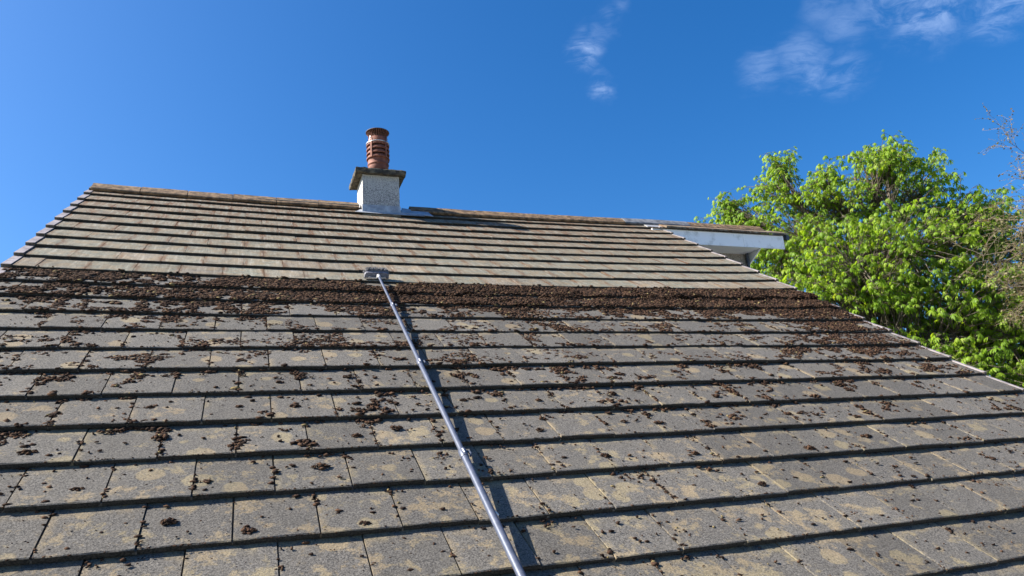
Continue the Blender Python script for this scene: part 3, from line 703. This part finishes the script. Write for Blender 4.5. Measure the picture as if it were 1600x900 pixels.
def leaf_template(seed):
    r = random.Random(seed); v = []; f = []
    n = r.choice((5, 5, 6, 7)); droop = r.uniform(.5, 1.3)
    for i in range(n):
        a = math.radians((i - (n - 1) / 2) * (128 / (n - 1)) + r.uniform(-6, 6)); L = .165 * (1 - .36 * abs(i - (n - 1) / 2) / ((n - 1) / 2)) * r.uniform(.85, 1.12); Wd = L * r.uniform(.17, .24)
        d = Vector((math.cos(a), math.sin(a), 0)); s_ = Vector((-math.sin(a), math.cos(a), 0)); p = Vector((0, 0, 0)); o = len(v)
        th = droop * .35; row = []
        for t, wf in ((0, .10), (.30, .34), (.62, .62 * .8), (.80, .36), (1.0, 0)):
            if t: p = p + (d * math.cos(th) - Vector((0, 0, math.sin(th)))) * L * (t - pt); th += droop * .38
            pt = t
            if wf: v += [p + s_ * Wd * wf + Vector((0, 0, .10 * Wd)), p - s_ * Wd * wf + Vector((0, 0, .10 * Wd))]
            else: v.append(p)
        f += [(o, o + 1, o + 3), (o, o + 3, o + 2), (o + 2, o + 3, o + 5), (o + 2, o + 5, o + 4), (o + 4, o + 5, o + 7), (o + 4, o + 7, o + 6), (o + 6, o + 7, o + 8)]
    return np.array([tuple(x) for x in v]), np.array(f)
LT = [leaf_template(i) for i in range(9)]
leaves = []; twigs = MB(); limbs = MB()
for li, (x, y, z, r) in enumerate(LOBES):
    c = Vector((x, y, z)); k0 = trunk[min(7, 3 + int(tr.random() * 5))] if z < 6.5 else Vector((12.45, 1.82, tr.uniform(5.0, 7.2)))
    cv = curve(k0, c, 6, .05, tr, .05); limbs.tube(cv, [.055 - .0075 * i for i in range(7)], 6)
    for i in range(int(200 * r * r + 14)):
        d = Vector((tr.gauss(0, 1), tr.gauss(0, 1), tr.gauss(0, 1))).normalized() * r * tr.random() ** .40 * tr.uniform(.82, 1.22)
        q = c + d
        if float(vnoise(np.float64(q.x * 2.6 + q.y * .9 + 3.1), np.float64(q.z * 2.6 - q.y * 1.1), 78)) < .30 and r > .55: continue
        st = cv[tr.choice((3, 4, 5, 6))]
        tw = curve(st, q, 3, .06, tr, .06); twigs.tube(tw, [.010, .008, .006, .0035], 3, False)
        tone = min(1, max(0, .50 + tr.gauss(0, .13)))
        for j in range(tr.choice((4, 5, 6, 7))):
            a = tr.uniform(0, 6.283); pr = tr.uniform(.07, .17); el = tr.uniform(-.5, .6)
            o = Vector((math.cos(a) * math.cos(el), math.sin(a) * math.cos(el), math.sin(el))) * pr
            tilt = tr.uniform(.05, .75)
            mtx = Matrix.Translation(q + o) @ Matrix.Rotation(a + tr.uniform(-.4, .4), 4, 'Z') @ Matrix.Rotation(tilt, 4, 'Y') @ Matrix.Rotation(tr.uniform(-.35, .35), 4, 'X') @ Matrix.Scale(tr.uniform(.48, .92), 4)
            leaves.append((mtx, tr.randrange(9), min(1, max(0, tone + tr.gauss(0, .16)))))
            twigs.tube([q, q + o], [.003, .002], 3, False)
part('limbs', limbs.mesh('limbs', M_BARK), parent=chestnut); part('twigs', twigs.mesh('twigs', M_BARK), parent=chestnut)
def tone_attr(me, vals): at = me.attributes.new('tone', 'FLOAT', 'POINT'); at.data.foreach_set('value', np.asarray(vals, np.float32))
camp = co.matrix_world.translation
order = sorted(range(len(leaves)), key=lambda i: (leaves[i][0].translation - camp).length + (50 if not (abs(screen(leaves[i][0].translation)[0]) < 790) or leaves[i][0].translation.z < 4.4 else 0))
single = set(order[:290])
LM = {}
for ti in range(9):
    for tn in range(4):
        v, f = LT[ti]; me = np_mesh('leaf', v, f, M_LEAF); tone_attr(me, np.full(len(v), (tn + .5) / 4)); LM[ti, tn] = me
vv, ff, tt = [], [], []; o = 0
for i, (mtx, ti, tone) in enumerate(leaves):
    if i in single: part('leaf', LM[ti, min(3, int(tone * 4))], mtx, parent=chestnut); continue
    v, f = LT[ti]; mm = np.array(mtx); vv.append(v @ mm[:3, :3].T + mm[:3, 3]); ff.append(f + o); tt.append(np.full(len(v), tone)); o += len(v)
me = np_mesh('crown', np.vstack(vv), np.vstack(ff), M_LEAF); tone_attr(me, np.concatenate(tt)); tag(part('crown', me, parent=chestnut), kind='stuff')
print('leaves', len(leaves), 'tris', sum(len(x) for x in ff))

# ------------------------------------------------------------------ tree with fine budding twigs at the right edge
bt = random.Random(41)
b0 = Vector((13.5, -1.5, 0))
bare = thing('budding_tree', b0, 'thin twigged tree just breaking bud at the right edge, brown and barely in leaf', 'tree')
mb = MB(); bud_v, bud_f, bud_t = [], [], []
def bud(p, d, s):
    d = d.normalized(); a = d.cross(Vector((bt.uniform(-1, 1), bt.uniform(-1, 1), bt.uniform(-1, 1)))).normalized(); o = len(bud_v)
    bud_v.extend([tuple(p), tuple(p + d * s * .5 + a * s * .32), tuple(p + d * s), tuple(p + d * s * .5 - a * s * .32)]); bud_f.extend([(o, o + 1, o + 2), (o, o + 2, o + 3)]); bud_t.extend([bt.random()] * 4)
def grow(p, d, L, r, lev):
    n = 5; pts = [p]; dd = d.normalized()
    for i in range(n):
        dd = (dd + Vector((bt.gauss(0, .13), bt.gauss(0, .13), bt.gauss(0, .13) + (-.05 if lev > 1 else .03)))).normalized()
        pts.append(pts[-1] + dd * L / n)
    mb.tube(pts, [max(.0018, r * (1 - .75 * i / n)) for i in range(n + 1)], 7 if lev == 0 else (5 if lev == 1 else 3), False)
    if lev >= 2:
        for q in pts[1:]:
            if bt.random() < .8: bud(q, Vector((bt.gauss(0, 1), bt.gauss(0, 1), bt.gauss(0, .6))), bt.uniform(.018, .045))
    if lev == 3: return
    for i in range((6, 7, 5)[lev]):
        t = bt.uniform(.25, 1.0); k = min(n - 1, int(t * n)); q = pts[k].lerp(pts[k + 1], t * n - k)
        side_ = Vector((bt.gauss(0, 1), bt.gauss(0, 1), bt.gauss(0, .8)))
        nd = (dd * .75 + (side_ - dd * side_.dot(dd)).normalized() * .7).normalized()
        grow(q, nd, L * bt.uniform(.36, .6), r * (.45 if lev else .35), lev + 1)
tk = curve(b0, (13.2, -1.6, 7.6), 8, .02, bt); mb2 = MB(); mb2.tube(tk, [.20 - .017 * i for i in range(9)], 10); part('trunk', mb2.mesh('trunk', M_BARK), parent=bare)
for (x, y, z), hgt in (((12.45, -1.7, 6.75), 5.6), ((12.2, -1.35, 6.35), 5.0), ((12.0, -1.5, 5.75), 4.6), ((11.9, -1.35, 5.35), 4.3), ((12.15, -1.9, 6.2), 5.0), ((12.3, -1.0, 6.1), 4.8), ((13.7, -2.3, 7.8), 6.5), ((13.8, -1.9, 8.2), 6.2), ((14.1, -.8, 7.0), 5.0), ((13.9, -2.2, 5.8), 4.4), ((12.9, -1.9, 7.1), 6.0), ((12.55, -2.2, 7.0), 5.9)):
    st = min(tk, key=lambda q: abs(q.z - hgt)); d = Vector((x, y, z)) - st
    grow(st, d, d.length * 1.0, .024, 0)
part('branches', mb.mesh('branches', M_TWIG), parent=bare)
me = np_mesh('buds', bud_v, bud_f, M_BUD); tone_attr(me, bud_t); tag(part('buds', me, parent=bare), kind='stuff')
print('bare tree faces', len(mb.f), 'buds', len(bud_f))
